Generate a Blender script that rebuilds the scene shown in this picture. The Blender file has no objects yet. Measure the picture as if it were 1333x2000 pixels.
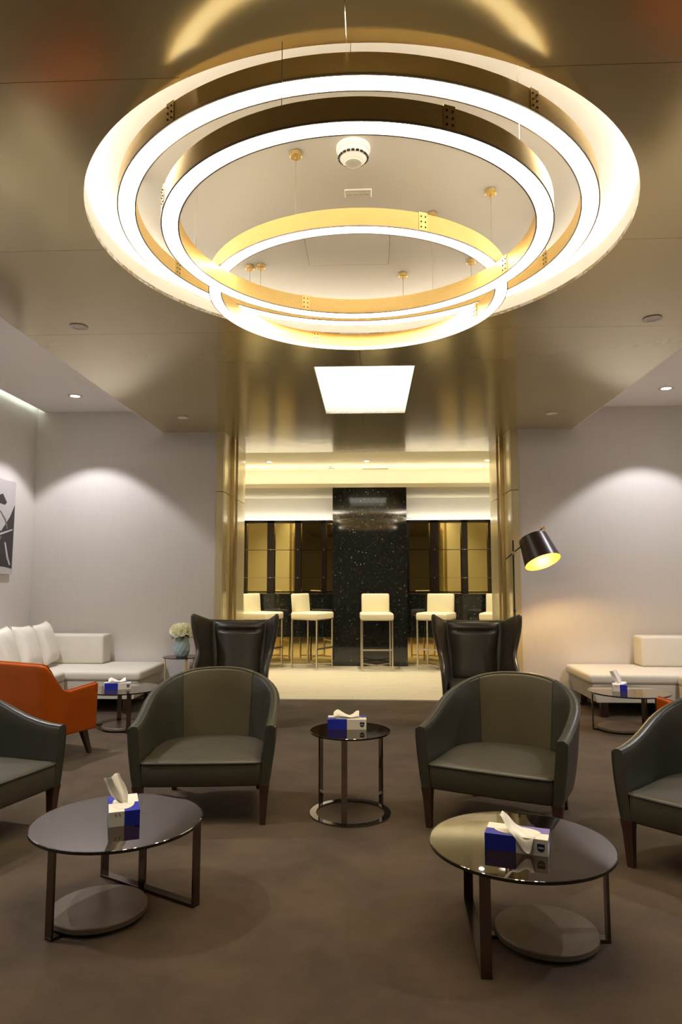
import bpy, bmesh, math, random
from mathutils import Vector, Matrix
from math import sin, cos, pi, radians as R
random.seed(7)
sc = bpy.context.scene
COL = sc.collection

# ---------------------------------------------------------------- camera, world, exposure
cam = bpy.data.objects.new('camera', bpy.data.cameras.new('camera'))
COL.objects.link(cam)
cam.location = (0, 0, 1.4)
cam.rotation_euler = (R(90 + 5.57), 0, R(2.4))
cam.data.sensor_fit = 'VERTICAL'
cam.data.sensor_height = 36
cam.data.lens = 1333 * 36 / 2000
cam.data.clip_start = 0.02
sc.camera = cam
sc.view_settings.view_transform = 'Standard'
sc.view_settings.look = 'None'
sc.view_settings.gamma = 1
sc.view_settings.use_curve_mapping = False
sc.view_settings.exposure = 1.0
sc.cycles.use_denoising = True
sc.cycles.max_bounces = 10
sc.cycles.diffuse_bounces = 5
sc.cycles.glossy_bounces = 5
sc.cycles.transparent_max_bounces = 10
sc.cycles.caustics_reflective = False
sc.cycles.caustics_refractive = False
sc.cycles.sample_clamp_indirect = 6
w = bpy.data.worlds.new('world')
sc.world = w
w.use_nodes = True
w.node_tree.nodes['Background'].inputs[0].default_value = (0.02, 0.02, 0.02, 1)
w.node_tree.nodes['Background'].inputs[1].default_value = 0.1

# light levels
RING_DOWN, RING_UPFILL, RECESS_E = 13.0, 1.3, 17.0
RING_COL = (1.0, 0.84, 0.58)
PANEL_E = 1.5
SPOT_W = 57.0
SPOT_COL = (0.98, 0.965, 1.0)
BAR_W = 66.0
BAR_COL = (1.0, 0.90, 0.68)
COVE_E = 12.0
BAR_COVE_E = 14.0
SHELF_FILL_E = 10.5
LAMP_W = 20.0

# ---------------------------------------------------------------- materials
MATS = {}
def mat(name, col, rough=0.5, metal=0.0, var=None, bump=None, coat=0.0, spec=0.5, emit=None, stretch=None, sheen=0.0):
    m = bpy.data.materials.new(name)
    m.use_nodes = True
    nt = m.node_tree
    b = nt.nodes['Principled BSDF']
    b.inputs['Base Color'].default_value = (*col, 1)
    b.inputs['Roughness'].default_value = rough
    b.inputs['Metallic'].default_value = metal
    b.inputs['Specular IOR Level'].default_value = spec
    b.inputs['Coat Weight'].default_value = coat
    b.inputs['Coat Roughness'].default_value = 0.1
    if sheen:
        b.inputs['Sheen Weight'].default_value = sheen
    if emit:
        b.inputs['Emission Color'].default_value = (*emit[0], 1)
        b.inputs['Emission Strength'].default_value = emit[1]
    src = None
    if var or bump:
        tc = nt.nodes.new('ShaderNodeTexCoord')
        src = tc.outputs['Object']
        if stretch:
            mp = nt.nodes.new('ShaderNodeMapping')
            mp.inputs['Scale'].default_value = stretch
            nt.links.new(src, mp.inputs[0]); src = mp.outputs[0]
    if var:
        scale, amt = var
        n = nt.nodes.new('ShaderNodeTexNoise')
        n.inputs['Scale'].default_value = scale
        n.inputs['Detail'].default_value = 10
        n.inputs['Roughness'].default_value = 0.72
        nt.links.new(src, n.inputs['Vector'])
        cr = nt.nodes.new('ShaderNodeValToRGB')
        cr.color_ramp.elements[0].position = 0.3
        cr.color_ramp.elements[1].position = 0.7
        cr.color_ramp.elements[0].color = (*[c * (1 - amt) for c in col], 1)
        cr.color_ramp.elements[1].color = (*[min(1, c * (1 + amt)) for c in col], 1)
        nt.links.new(n.outputs['Fac'], cr.inputs[0])
        nt.links.new(cr.outputs[0], b.inputs['Base Color'])
    if bump:
        n2 = nt.nodes.new('ShaderNodeTexNoise')
        n2.inputs['Scale'].default_value = bump[0]
        n2.inputs['Detail'].default_value = 4
        nt.links.new(src, n2.inputs['Vector'])
        bp = nt.nodes.new('ShaderNodeBump')
        bp.inputs['Strength'].default_value = bump[1]
        bp.inputs['Distance'].default_value = bump[2] if len(bump) > 2 else 0.01
        nt.links.new(n2.outputs['Fac'], bp.inputs['Height'])
        nt.links.new(bp.outputs[0], b.inputs['Normal'])
    MATS[name] = m
    return m

def emitter(name, col, strength):
    m = bpy.data.materials.new(name)
    m.use_nodes = True
    nt = m.node_tree
    nt.nodes.clear()
    e = nt.nodes.new('ShaderNodeEmission')
    e.inputs[0].default_value = (*col, 1); e.inputs[1].default_value = strength
    o = nt.nodes.new('ShaderNodeOutputMaterial')
    nt.links.new(e.outputs[0], o.inputs[0])
    return m

def smoked_glass(name, tint, f0, rough=0.02):
    m = bpy.data.materials.new(name)
    m.use_nodes = True
    nt = m.node_tree
    nt.nodes.clear()
    fr = nt.nodes.new('ShaderNodeFresnel'); fr.inputs[0].default_value = f0
    t = nt.nodes.new('ShaderNodeBsdfTransparent'); t.inputs[0].default_value = (*tint, 1)
    g = nt.nodes.new('ShaderNodeBsdfGlossy'); g.inputs['Roughness'].default_value = rough
    g.inputs['Color'].default_value = (0.95, 0.92, 0.88, 1)
    mx = nt.nodes.new('ShaderNodeMixShader')
    o = nt.nodes.new('ShaderNodeOutputMaterial')
    geo = nt.nodes.new('ShaderNodeNewGeometry')
    inv = nt.nodes.new('ShaderNodeMath'); inv.operation = 'SUBTRACT'; inv.inputs[0].default_value = 1
    ml = nt.nodes.new('ShaderNodeMath'); ml.operation = 'MULTIPLY'
    nt.links.new(geo.outputs['Backfacing'], inv.inputs[1]); nt.links.new(fr.outputs[0], ml.inputs[0]); nt.links.new(inv.outputs[0], ml.inputs[1])
    nt.links.new(ml.outputs[0], mx.inputs[0]); nt.links.new(t.outputs[0], mx.inputs[1])
    nt.links.new(g.outputs[0], mx.inputs[2]); nt.links.new(mx.outputs[0], o.inputs[0])
    return m

def granite(name):
    m = mat(name, (0.012, 0.013, 0.012), 0.045, spec=0.6)
    nt = m.node_tree; b = nt.nodes['Principled BSDF']
    tc = nt.nodes.new('ShaderNodeTexCoord')
    v = nt.nodes.new('ShaderNodeTexVoronoi'); v.inputs['Scale'].default_value = 34
    n = nt.nodes.new('ShaderNodeTexNoise'); n.inputs['Scale'].default_value = 6
    nt.links.new(tc.outputs['Object'], v.inputs['Vector']); nt.links.new(tc.outputs['Object'], n.inputs['Vector'])
    add = nt.nodes.new('ShaderNodeMath'); add.operation = 'ADD'
    nt.links.new(v.outputs['Distance'], add.inputs[0])
    sep = nt.nodes.new('ShaderNodeSeparateColor'); nt.links.new(v.outputs['Color'], sep.inputs[0])
    mul = nt.nodes.new('ShaderNodeMath'); mul.operation = 'MULTIPLY'; mul.inputs[1].default_value = 0.9
    nt.links.new(sep.outputs[0], mul.inputs[0]); nt.links.new(mul.outputs[0], add.inputs[1])
    cr = nt.nodes.new('ShaderNodeValToRGB')
    e = cr.color_ramp.elements
    e[0].position = 0.15; e[0].color = (0.6, 0.6, 0.55, 1)
    e[1].position = 0.20; e[1].color = (0.028, 0.030, 0.027, 1)
    x = e.new(0.75); x.color = (0.010, 0.011, 0.010, 1)
    nt.links.new(add.outputs[0], cr.inputs[0]); nt.links.new(cr.outputs[0], b.inputs['Base Color'])
    return m

M_wall = mat('wallpaper', (0.70, 0.658, 0.622), 0.75, var=(6, 0.025), bump=(60, 0.06), stretch=(8, 8, 0.6))
M_wallback = mat('beige_panelling', (0.52, 0.44, 0.32), 0.7, var=(3, 0.05))
M_carpet = mat('carpet', (0.080, 0.053, 0.030), 0.95, var=(2.2, 0.42), bump=(350, 0.6, 0.006), spec=0.1, sheen=0.15)
M_ceil = mat('lacquered_ceiling', (0.57, 0.485, 0.285), 0.17, metal=0.62, bump=(1.6, 0.05, 0.05))
M_white = mat('white_plaster', (0.86, 0.83, 0.78), 0.8)
M_sideceil = mat('side_plaster', (0.90, 0.87, 0.85), 0.8)
M_cream = mat('cream_plaster', (0.88, 0.82, 0.65), 0.8)
M_champ = mat('champagne_metal', (0.80, 0.68, 0.40), 0.18, metal=0.3, bump=(2.5, 0.03, 0.03))
M_champd = mat('champagne_edge', (0.60, 0.47, 0.22), 0.28, metal=0.7)
M_brass = mat('brushed_brass', (0.85, 0.60, 0.22), 0.38, metal=0.35, var=(25, 0.10), stretch=(1, 1, 14))
M_brassd = mat('brass_plate', (0.72, 0.52, 0.22), 0.4, metal=1.0)
M_rim = mat('grey_rim', (0.32, 0.28, 0.25), 0.4, metal=0.8)
M_down = emitter('ring_diffuser', RING_COL, RING_DOWN)
M_upfill = emitter('ring_added_uplight', RING_COL, RING_UPFILL)  # glow added on the smaller rings to brighten the recess centre
M_recess = emitter('recess_cove', (1.0, 0.89, 0.70), RECESS_E)
M_panel = emitter('ceiling_panel_light', (1.0, 0.90, 0.70), PANEL_E)
M_lens = emitter('downlight_lens', (1.0, 0.95, 0.9), 14)
M_cove = emitter('cove_strip', (0.85, 1.0, 0.88), COVE_E)
M_barcove = emitter('bar_cove_strip', (1.0, 0.9, 0.66), BAR_COVE_E)
M_shelffill = emitter('added_shelf_strip', (1.0, 0.93, 0.78), SHELF_FILL_E)
M_off = mat('white_trim', (0.75, 0.70, 0.62), 0.5)
M_green = mat('dark_green_leather', (0.038, 0.036, 0.025), 0.40, var=(3.5, 0.15), bump=(180, 0.08, 0.003), spec=0.5)
M_greenb = mat('olive_green_leather', (0.080, 0.066, 0.035), 0.42, var=(3.5, 0.12), bump=(180, 0.08, 0.003), spec=0.5)
M_seatlit = mat('lit_seat_green_leather', (0.060, 0.053, 0.037), 0.40, var=(3.5, 0.12), bump=(180, 0.08, 0.003))  # paler copy of the chair leather, seat's catch of light in the colour
M_brown = mat('dark_brown_leather', (0.042, 0.036, 0.026), 0.36, var=(4, 0.15), bump=(160, 0.08, 0.003), spec=0.5)
M_orange = mat('orange_leather', (0.33, 0.060, 0.001), 0.5, spec=0.2, var=(4, 0.12), bump=(150, 0.08, 0.003))
M_wood = mat('dark_wood', (0.050, 0.022, 0.013), 0.4, var=(20, 0.3), stretch=(1, 1, 0.1))
M_fabric = mat('cream_upholstery', (0.66, 0.615, 0.53), 0.85, var=(5, 0.04), bump=(300, 0.15, 0.002))
M_pillow = mat('ivory_linen', (0.74, 0.69, 0.60), 0.9, var=(8, 0.05), bump=(40, 0.25, 0.006))
M_stool = mat('ivory_leather', (0.80, 0.72, 0.50), 0.5)
M_steel = mat('satin_steel', (0.62, 0.57, 0.46), 0.3, metal=1.0)
M_bronze = mat('dark_bronze', (0.16, 0.125, 0.105), 0.22, metal=1.0)
M_bronzel = mat('bronze_disc', (0.155, 0.118, 0.08), 0.35, metal=0.1, var=(12, 0.15))
M_chrome = mat('smoked_chrome', (0.30, 0.26, 0.23), 0.08, metal=1.0)
M_glass = smoked_glass('smoked_glass', (0.40, 0.34, 0.29), 2.5)
M_gedge = mat('glass_edge', (0.012, 0.013, 0.012), 0.1)
M_granite = granite('black_granite')
M_mirror = mat('bronze_mirror', (0.50, 0.41, 0.18), 0.02, metal=1.0)
M_mirrord = mat('dark_bronze_mirror', (0.60, 0.46, 0.20), 0.06, metal=1.0)
M_frame = mat('espresso_frame', (0.030, 0.014, 0.010), 0.25)
M_plank = mat('pale_oak', (0.66, 0.58, 0.42), 0.38, var=(3, 0.10), stretch=(0.5, 6, 1))
M_blue = mat('blue_card', (0.012, 0.025, 0.40), 0.4)
M_card = mat('white_card', (0.80, 0.76, 0.66), 0.5)
M_navy = mat('navy_print', (0.008, 0.012, 0.08), 0.5)
M_tissue = mat('tissue_paper', (0.86, 0.82, 0.74), 0.9)
M_black = mat('black_metal', (0.012, 0.010, 0.010), 0.4)
M_shade = mat('dark_shade', (0.030, 0.016, 0.014), 0.32)
M_gold = mat('gold_leaf', (0.40, 0.17, 0.012), 0.5, metal=0.3)
M_vase = mat('celadon_glaze', (0.36, 0.46, 0.47), 0.25, coat=0.5)
M_petal = mat('cream_petal', (0.98, 0.96, 0.74), 0.6)
M_leaf = mat('green_leaf', (0.06, 0.13, 0.03), 0.5)
M_canvas = mat('grey_print', (0.56, 0.52, 0.52), 0.7, var=(5, 0.06))
M_ink = mat('charcoal_print', (0.045, 0.038, 0.038), 0.7)
M_inkm = mat('mid_grey_print', (0.20, 0.18, 0.18), 0.7)
M_socket = mat('socket_plate', (0.55, 0.36, 0.26), 0.4)
M_wire = mat('steel_wire', (0.35, 0.30, 0.24), 0.4, metal=0.6)
M_dark = mat('dark_slot', (0.02, 0.018, 0.016), 0.6)

# ---------------------------------------------------------------- helpers
def obj(name, bm, m, parent=None, loc=(0, 0, 0), rz=0.0, smooth=35, **tags):
    me = bpy.data.meshes.new(name)
    bmesh.ops.recalc_face_normals(bm, faces=bm.faces)
    bm.to_mesh(me); bm.free()
    for x in (m if isinstance(m, (list, tuple)) else [m]):
        me.materials.append(x)
    if smooth:
        me.shade_smooth()
        me.set_sharp_from_angle(angle=R(smooth))
    o = bpy.data.objects.new(name, me)
    COL.objects.link(o)
    o.location = loc; o.rotation_euler = (0, 0, rz)
    if parent:
        o.parent = parent
    for k, v in tags.items():
        o[k] = v
    return o

def thing(name, label, cat, loc=(0, 0, 0), rz=0.0, group=None):
    o = bpy.data.objects.new(name, None)
    o.empty_display_size = 0.1
    COL.objects.link(o)
    o.location = loc; o.rotation_euler = (0, 0, rz)
    o['label'] = label; o['category'] = cat
    if group:
        o['group'] = group
    return o

def dup(root, loc, rz, label, group=None, par=None):
    c = root.copy(); COL.objects.link(c)
    if par is None:
        c.location = loc; c.rotation_euler = (0, 0, rz); c['label'] = label
        if group:
            c['group'] = group
    else:
        c.parent = par
    for ch in root.children:
        dup(ch, None, None, None, None, c)
    return c

def NB():
    return bmesh.new()

def bx(bm, c, s, rot=None, bev=0.0, seg=2, mi=0):
    M = Matrix.Translation(c)
    if rot is not None:
        M = M @ rot
    M = M @ Matrix.Diagonal((*s, 1))
    vs = bmesh.ops.create_cube(bm, size=1, matrix=M)['verts']
    fs = {f for v in vs for f in v.link_faces}
    for f in fs:
        f.material_index = mi
    if bev:
        es = list({e for v in vs for e in v.link_edges})
        bmesh.ops.bevel(bm, geom=es, offset=bev, segments=seg, profile=0.5, affect='EDGES')
    return bm

def box(x0, x1, y0, y1, z0, z1, bm=None, **k):
    return bx(bm or NB(), ((x0 + x1) / 2, (y0 + y1) / 2, (z0 + z1) / 2), (x1 - x0, y1 - y0, z1 - z0), **k)

def loft(bm, rings, closed=True, cap0=True, cap1=True, mi=0, loop=False):
    V = [[bm.verts.new(p) for p in r] for r in rings]
    n = len(V[0])
    N = len(V)
    for i in range(N if loop else N - 1):
        a, b = V[i], V[(i + 1) % N]
        for j in range(n if closed else n - 1):
            k = (j + 1) % n
            try:
                f = bm.faces.new((a[j], a[k], b[k], b[j])); f.material_index = mi
            except ValueError:
                pass
    if not loop and closed:
        if cap0:
            bm.faces.new(V[0][::-1]).material_index = mi
        if cap1:
            bm.faces.new(V[-1]).material_index = mi
    return bm

def tube(bm, pts, r, seg=8, loop=False, mi=0):
    pts = [Vector(p) for p in pts]
    n = len(pts)
    rings = []
    prev = None
    for i, p in enumerate(pts):
        if loop:
            t = (pts[(i + 1) % n] - pts[i - 1]).normalized()
        else:
            t = (pts[min(i + 1, n - 1)] - pts[max(i - 1, 0)]).normalized()
        if prev is None:
            a = Vector((0, 0, 1)) if abs(t.z) < 0.9 else Vector((1, 0, 0))
            u = t.cross(a).normalized()
        else:
            u = (prev - t * prev.dot(t)).normalized()
        prev = u
        v = t.cross(u)
        rr = r[i] if isinstance(r, (list, tuple)) else r
        rings.append([p + (u * cos(2 * pi * k / seg) + v * sin(2 * pi * k / seg)) * rr for k in range(seg)])
    return loft(bm, rings, mi=mi, loop=loop)

def lathe(bm, prof, seg=32, c=(0, 0, 0), loop=False, caps=True, mi=0):
    rings = [[(c[0] + r * cos(2 * pi * k / seg), c[1] + r * sin(2 * pi * k / seg), c[2] + z) for k in range(seg)] for r, z in prof]
    return loft(bm, rings, loop=loop, cap0=caps, cap1=caps, mi=mi)

def ringband(r0, r1, z0, z1, seg=128, bm=None, mi=0):
    return lathe(bm or NB(), [(r0, z0), (r1, z0), (r1, z1), (r0, z1)], seg, loop=True, mi=mi)

def cyl(bm, c, r, z0, z1, seg=24, bev=0.0, mi=0):
    pr = [(r, z0), (r, z1)] if not bev else [(r - bev, z0), (r, z0 + bev), (r, z1 - bev), (r - bev, z1)]
    return lathe(bm, pr, seg, c, mi=mi)

def prism(bm, poly, z0, z1, mi=0):
    return loft(bm, [[(x, y, z0) for x, y in poly], [(x, y, z1) for x, y in poly]], mi=mi)

def rotm(ax, a):
    return Matrix.Rotation(a, 4, ax)

def lerp(a, b, t):
    return a + (b - a) * t

def sstep(t):
    t = max(0, min(1, t)); return t * t * (3 - 2 * t)

def struct(name, bm, m, parent=None, **k):
    return obj(name, bm, m, parent, kind='structure', **k) if parent is None else obj(name, bm, m, parent, **k)

def light(name, kind, parent, loc, watts, col, rot=(0, 0, 0), **k):
    l = bpy.data.lights.new(name, kind)
    l.energy = watts; l.color = col
    for a, v in k.items():
        setattr(l, a, v)
    o = bpy.data.objects.new(name, l); COL.objects.link(o)
    o.location = loc; o.rotation_euler = rot
    if parent:
        o.parent = parent
    return o

# ---------------------------------------------------------------- room shell: lounge
ZC, ZS = 3.165, 3.43                    # lacquered ceiling, raised side ceilings
XL, XR = -2.5, 2.405                    # its edges
WL, WR, YF, YB = -4.06, 4.0, -4.0, 8.05
struct('floor', box(WL - .1, WR + .1, YF - .1, 8.04, -0.1, 0), M_carpet)
struct('wall_left', box(WL - .1, WL, YF, YB + .1, 0, 3.7), M_wall)
struct('wall_right', box(WR, WR + .1, YF, YB + .1, 0, 3.7), M_wall)
struct('wall_front', box(WL, WR, YF - .1, YF, 0, 3.7), M_wallback)
struct('wall_back_left', box(WL, -1.832, YB, YB + .1, 0, 3.7), M_wall)
struct('wall_back_right', box(1.752, WR, YB, YB + .1, 0, 3.7), M_wall)

ZR = 3.355
RC, RR = (-0.05, 3.466), 1.368          # round recess
SQ = (-0.463, 0.382, 5.56, 7.19)        # square light recess
ceil_root = struct('ceiling', box(XL, XR, YF, 9.44, 3.50, 3.52), M_dark)
def cutter_disc():
    me = bpy.data.meshes.new('cut')
    b = NB(); cyl(b, (RC[0], RC[1], 0), RR, 3.0, 3.4, 160); bmesh.ops.recalc_face_normals(b, faces=b.faces); b.to_mesh(me); b.free()
    return me
def cutter_sq():
    me = bpy.data.meshes.new('cut')
    b = box(*SQ, 3.0, 3.4); b.to_mesh(me); b.free()
    return me
def cut(o, me):
    c = bpy.data.objects.new('cut', me); COL.objects.link(c)
    md = o.modifiers.new('cut', 'BOOLEAN'); md.operation = 'DIFFERENCE'; md.solver = 'EXACT'; md.object = c
    dg = bpy.context.evaluated_depsgraph_get()
    new = bpy.data.meshes.new_from_object(o.evaluated_get(dg))
    o.modifiers.clear(); o.data = new
    bpy.data.objects.remove(c)
ys = [YF, -2.79, -1.53, -0.27, 0.97, 2.23, 3.47, 4.73, 5.99, 7.25, YB]
J = 0.0012
for i in range(len(ys) - 1):
    for a, b in ((XL, -0.07), (-0.07, XR)):
        o = obj('panel', box(a + (0 if a == XL else J), b - (0 if b == XR else J), ys[i] + J, ys[i + 1] - J, ZC, ZC + .02), M_ceil, ceil_root, smooth=0)
        if ys[i + 1] > RC[1] - RR and ys[i] < RC[1] + RR:
            cut(o, cutter_disc())
        if ys[i + 1] > SQ[2] and ys[i] < SQ[3]:
            cut(o, cutter_sq())
obj('panel', box(-1.76, 1.70, YB + J, 9.44, ZC, ZC + .02), M_ceil, ceil_root, smooth=0)
struct('trim_1', box(XL - .005, XL, YF, YB, ZC, 3.52), M_sideceil)
struct('trim_2', box(XR, XR + .005, YF, YB, ZC, 3.52), M_sideceil)
struct('ceiling_left', box(WL + .09, XL - .005, YF, YB, ZS, ZS + .03), M_sideceil)
struct('ceiling_right', box(XR + .005, WR - .09, YF, YB, ZS, ZS + .03), M_sideceil)
struct('ceiling_top', box(WL - .1, WR + .1, YF - .1, 9.5, 3.7, 3.75), M_white)
# round recess lining and disc
struct('trim_3', ringband(RR, RR + .012, ZC + 0.0005, 3.268, 160), M_white, loc=(RC[0], RC[1], 0))
rd = struct('ceiling_recess', cyl(NB(), (0, 0, 0), RR + .16, ZR, 3.36, 160), M_white, loc=(RC[0], RC[1], 0))
ap = obj('access_panel', box(-.318, .172, .214, .634, ZR - .0012, ZR), M_white, rd, smooth=0)
for q in ((-.322, -.318, .21, .638), (.172, .176, .21, .638), (-.318, .172, .21, .214), (-.318, .172, .634, .638)):
    obj('joint', box(*q, ZR - .0006, ZR), M_rim, ap, smooth=0)
struct('trim_10', ringband(RR + .13, RR + .16, ZC + .021, ZR, 160), M_white, loc=(RC[0], RC[1], 0))
t = thing('cove_light', 'warm light strip hidden behind the lip of the round ceiling recess', 'light strip', (RC[0], RC[1], 3.19))
obj('diffuser', ringband(RR + .116, RR + .120, .082, .140, 160), M_recess, t)
obj('channel', ringband(RR + .120, RR + .130, .078, .144, 160), M_steel, t)
# square recess light
lr = struct('trim_4', (lambda b: (box(SQ[0] - .02, SQ[0], SQ[2] - .02, SQ[3] + .02, ZC + .001, 3.25, bm=b), box(SQ[1], SQ[1] + .02, SQ[2] - .02, SQ[3] + .02, ZC + .001, 3.30, bm=b),
       box(SQ[0], SQ[1], SQ[2] - .02, SQ[2], ZC + .001, 3.30, bm=b), box(SQ[0], SQ[1], SQ[3], SQ[3] + .02, ZC + .001, 3.30, bm=b)) and b)(NB()), M_white)
t = thing('ceiling_panel_light', 'glowing square light panel set into the glossy ceiling beyond the ring lights', 'ceiling light', (-.04, 6.375, 3.235))
obj('diffuser', box(-.42, .42, -.81, .81, 0, .01), M_panel, t)
obj('frame', box(-.422, .422, -.812, .812, .0101, .016), M_white, t)

# cove strips in the slots beside the side walls
t = thing('cove_light', 'slim greenish white light strip in the ceiling slot along the left wall', 'light strip', (WL + .14, 2, 3.475))
obj('diffuser', box(-.015, .015, -6, 6.0, 0, .012), M_cove, t)
obj('channel', box(-.02, .02, -6, 6.02, -.014, 0), M_steel, t)
t = thing('cove_light', 'light strip hidden in the ceiling slot along the right wall', 'light strip', (WR - .14, 2, 3.475))
obj('diffuser', box(-.015, .015, -6, 6.0, 0, .012), M_cove, t)
obj('channel', box(-.02, .02, -6, 6.02, -.014, 0), M_steel, t)

# gold metal door jambs
def jamb(s, x0, name):
    r = struct(name, box(*sorted((x0 + s * .03, x0 + s * .085)), YB + .02, 9.43, 0, ZC), M_champd)
    zj = 2.435
    for z0, z1 in ((0.002, zj - .004), (zj + .004, ZC - .001)):
        obj('panel', box(*sorted((x0, x0 + s * .088)), YB - .02, YB + .02, z0, z1), M_champ, r, smooth=0)
        obj('panel', box(*sorted((x0 - s * .004, x0 + s * .03)), YB + .021, 8.44, z0, z1), M_champ, r, smooth=0)
        obj('panel', box(*sorted((x0 - s * .004, x0 + s * .03)), 8.90, 9.42, z0, z1), M_champ, r, smooth=0)
        obj('post', box(*sorted((x0 - s * .045, x0 + s * .03)), 8.45, 8.53, z0 if z0 > 1 else 0.002, z1), M_champd, r, smooth=0)
    obj('reveal', box(*sorted((x0 + s * .02, x0 + s * .03)), 8.535, 8.895, 0.002, ZC - .001), M_champd, r, smooth=0)
    return r
jl = jamb(-1, -1.745, 'trim_5')
jr = jamb(1, 1.665, 'trim_6')
b = NB()
bx(b, (0.022, 0, 0), (.008, .012, .20), bev=.003); bx(b, (.011, 0, .094), (.022, .012, .012)); bx(b, (.011, 0, -.094), (.022, .012, .012))
obj('handle', b, M_steel, jl, loc=(-1.741, 8.13, 1.36))

# ---------------------------------------------------------------- room shell: bar
BY, BZ = 12.52, 3.24
fb = struct('floor_bar', box(-4.2, 4.2, 8.04, 12.7, -0.1, 0.0), M_dark)
pw = 0.19
y = 8.042
row = 0
pm = None
while y < 12.5:
    xs = [-4.0 + (row * 0.73) % 1.9]
    while xs[-1] < 4.0:
        xs.append(xs[-1] + 1.9)
    xs = [-4.0] + xs
    for a, c in zip(xs[:-1], xs[1:]):
        c = min(c, 4.0)
        if c - a > .02:
            obj('plank', box(a + .001, c - .001, y + .001, min(y + pw - .001, 12.6), 0, .012), M_plank, fb, smooth=0)
    y += pw; row += 1
struct('wall_bar_front_left', box(-4.1, -1.83, 9.34, 9.44, 0, 3.7), M_cream)
struct('wall_bar_front_right', box(1.75, 4.1, 9.34, 9.44, 0, 3.7), M_cream)
struct('wall_bar_left', box(-4.2, -4.1, 9.3, 12.7, 0, 3.7), M_cream)
struct('wall_bar_right', box(4.1, 4.2, 9.3, 12.7, 0, 3.7), M_cream)
struct('wall_bar_back', box(-4.1, 4.1, BY, BY + .1, 0, 3.7), M_white)
struct('ceiling_bar', box(-4.1, 4.1, 9.44, 11.62, BZ, BZ + .05), M_cream)
struct('trim_7', box(-1.83, 1.75, 9.425, 9.44, ZC, BZ + .02), M_cream)
struct('trim_8', box(-4.1, 4.1, 11.6, 11.66, 2.93, BZ + .3), M_white)
struct('trim_9', (lambda b: (box(-4.1, 4.1, 11.05, BY, 2.88, 2.93, bm=b), box(-4.1, 4.1, 11.05, 11.08, 2.93, 2.945, bm=b)) and b)(NB()), M_cream)
t = thing('cove_light', 'warm light strip lying on the ledge above the black stone column', 'light strip', (0, 11.13, 2.931))
obj('diffuser', box(-4, 4, -.015, .015, .006, .012), M_barcove, t)
obj('channel', box(-4, 4, -.02, .02, 0, .006), M_steel, t)

# black stone column and counter
t = thing('stone_column', 'tall polished black granite column with pale flecks behind the centre bar stool', 'column', (0, 11.05, 0))
obj('core', box(-.59, .59, .02, 1.40, 0, 2.87), M_dark, t)
for z0, z1 in ((0.014, .466), (.469, 1.154), (1.157, 2.879)):
    obj('stone_panel', box(-.6, .6, 0, .7, z0, z1), M_granite, t, smooth=0)
def counter(x0, x1, label):
    t = thing('bar_counter', label, 'counter', ((x0 + x1) / 2, 11.25, 0))
    h = (x1 - x0) / 2
    obj('front_panel', box(-h, h, 0.005, .04, .45, 1.13), M_granite, t, smooth=0)
    obj('countertop', box(-h, h, -.01, .60, 1.13, 1.155, bev=.003, seg=1), M_granite, t, smooth=0)
    obj('underside', box(-h, h, .04, .58, .452, .48), M_granite, t, smooth=0)
    obj('mirror_plinth', box(-h, h, .15, .18, .014, .452), M_mirrord, t, smooth=0)
    return t
counter(-3.2, -.602, 'polished black stone bar counter with mirrored plinth, left of the column')
counter(.602, 3.2, 'polished black stone bar counter with mirrored plinth, right of the column')

def mirror_unit(x0, x1, posts, panes, label):
    t = thing('mirror_wall_unit', label, 'mirror', (0, 12.5, 0))
    zt, zb = 2.46, 1.06
    for a, c in panes:
        obj('mirror_pane', box(a, c, -.012, 0, zb + .09, zt - .045), M_mirror, t, smooth=0)
    for a, c in posts:
        obj('post', box(a, c, -.10, 0, zb, zt), M_frame, t, smooth=0)
    obj('top_rail', box(x0, x1, -.10, 0, zt - .045, zt), M_frame, t, smooth=0)
    obj('bottom_rail', box(x0, x1, -.10, 0, zb, zb + .09), M_frame, t, smooth=0)
    for z in (1.925, 1.415):
        g = obj('glass_rail', box(x0, x1, -.11, -.10, z - .004, z + .004), M_chrome, t, smooth=0)
        for a, c in posts:
            obj('stud', lathe(NB(), [(.012, -.128), (.012, -.11)], 10), M_steel, g, loc=(0, 0, 0)) if 0 else None
            bb = NB(); bx(bb, ((a + c) / 2, -.118, z), (.022, .016, .022), bev=.005, seg=1)
            obj('stud', bb, M_steel, g)
    return t
mirror_unit(-2.7, -.60, [(-2.7, -2.25), (-1.87, -1.74), (-1.36, -1.25), (-.87, -.79)], [(-2.25, -1.87), (-1.74, -1.36), (-1.25, -.87), (-.79, -.60)],
            'dark framed bronze mirror shelving wall left of the black column')
mirror_unit(.60, 2.7, [(.60, .72), (1.09, 1.25), (1.66, 1.77), (2.14, 2.7)], [(.72, 1.09), (1.25, 1.66), (1.77, 2.14)],
            'dark framed bronze mirror shelving wall right of the black column')

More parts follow.
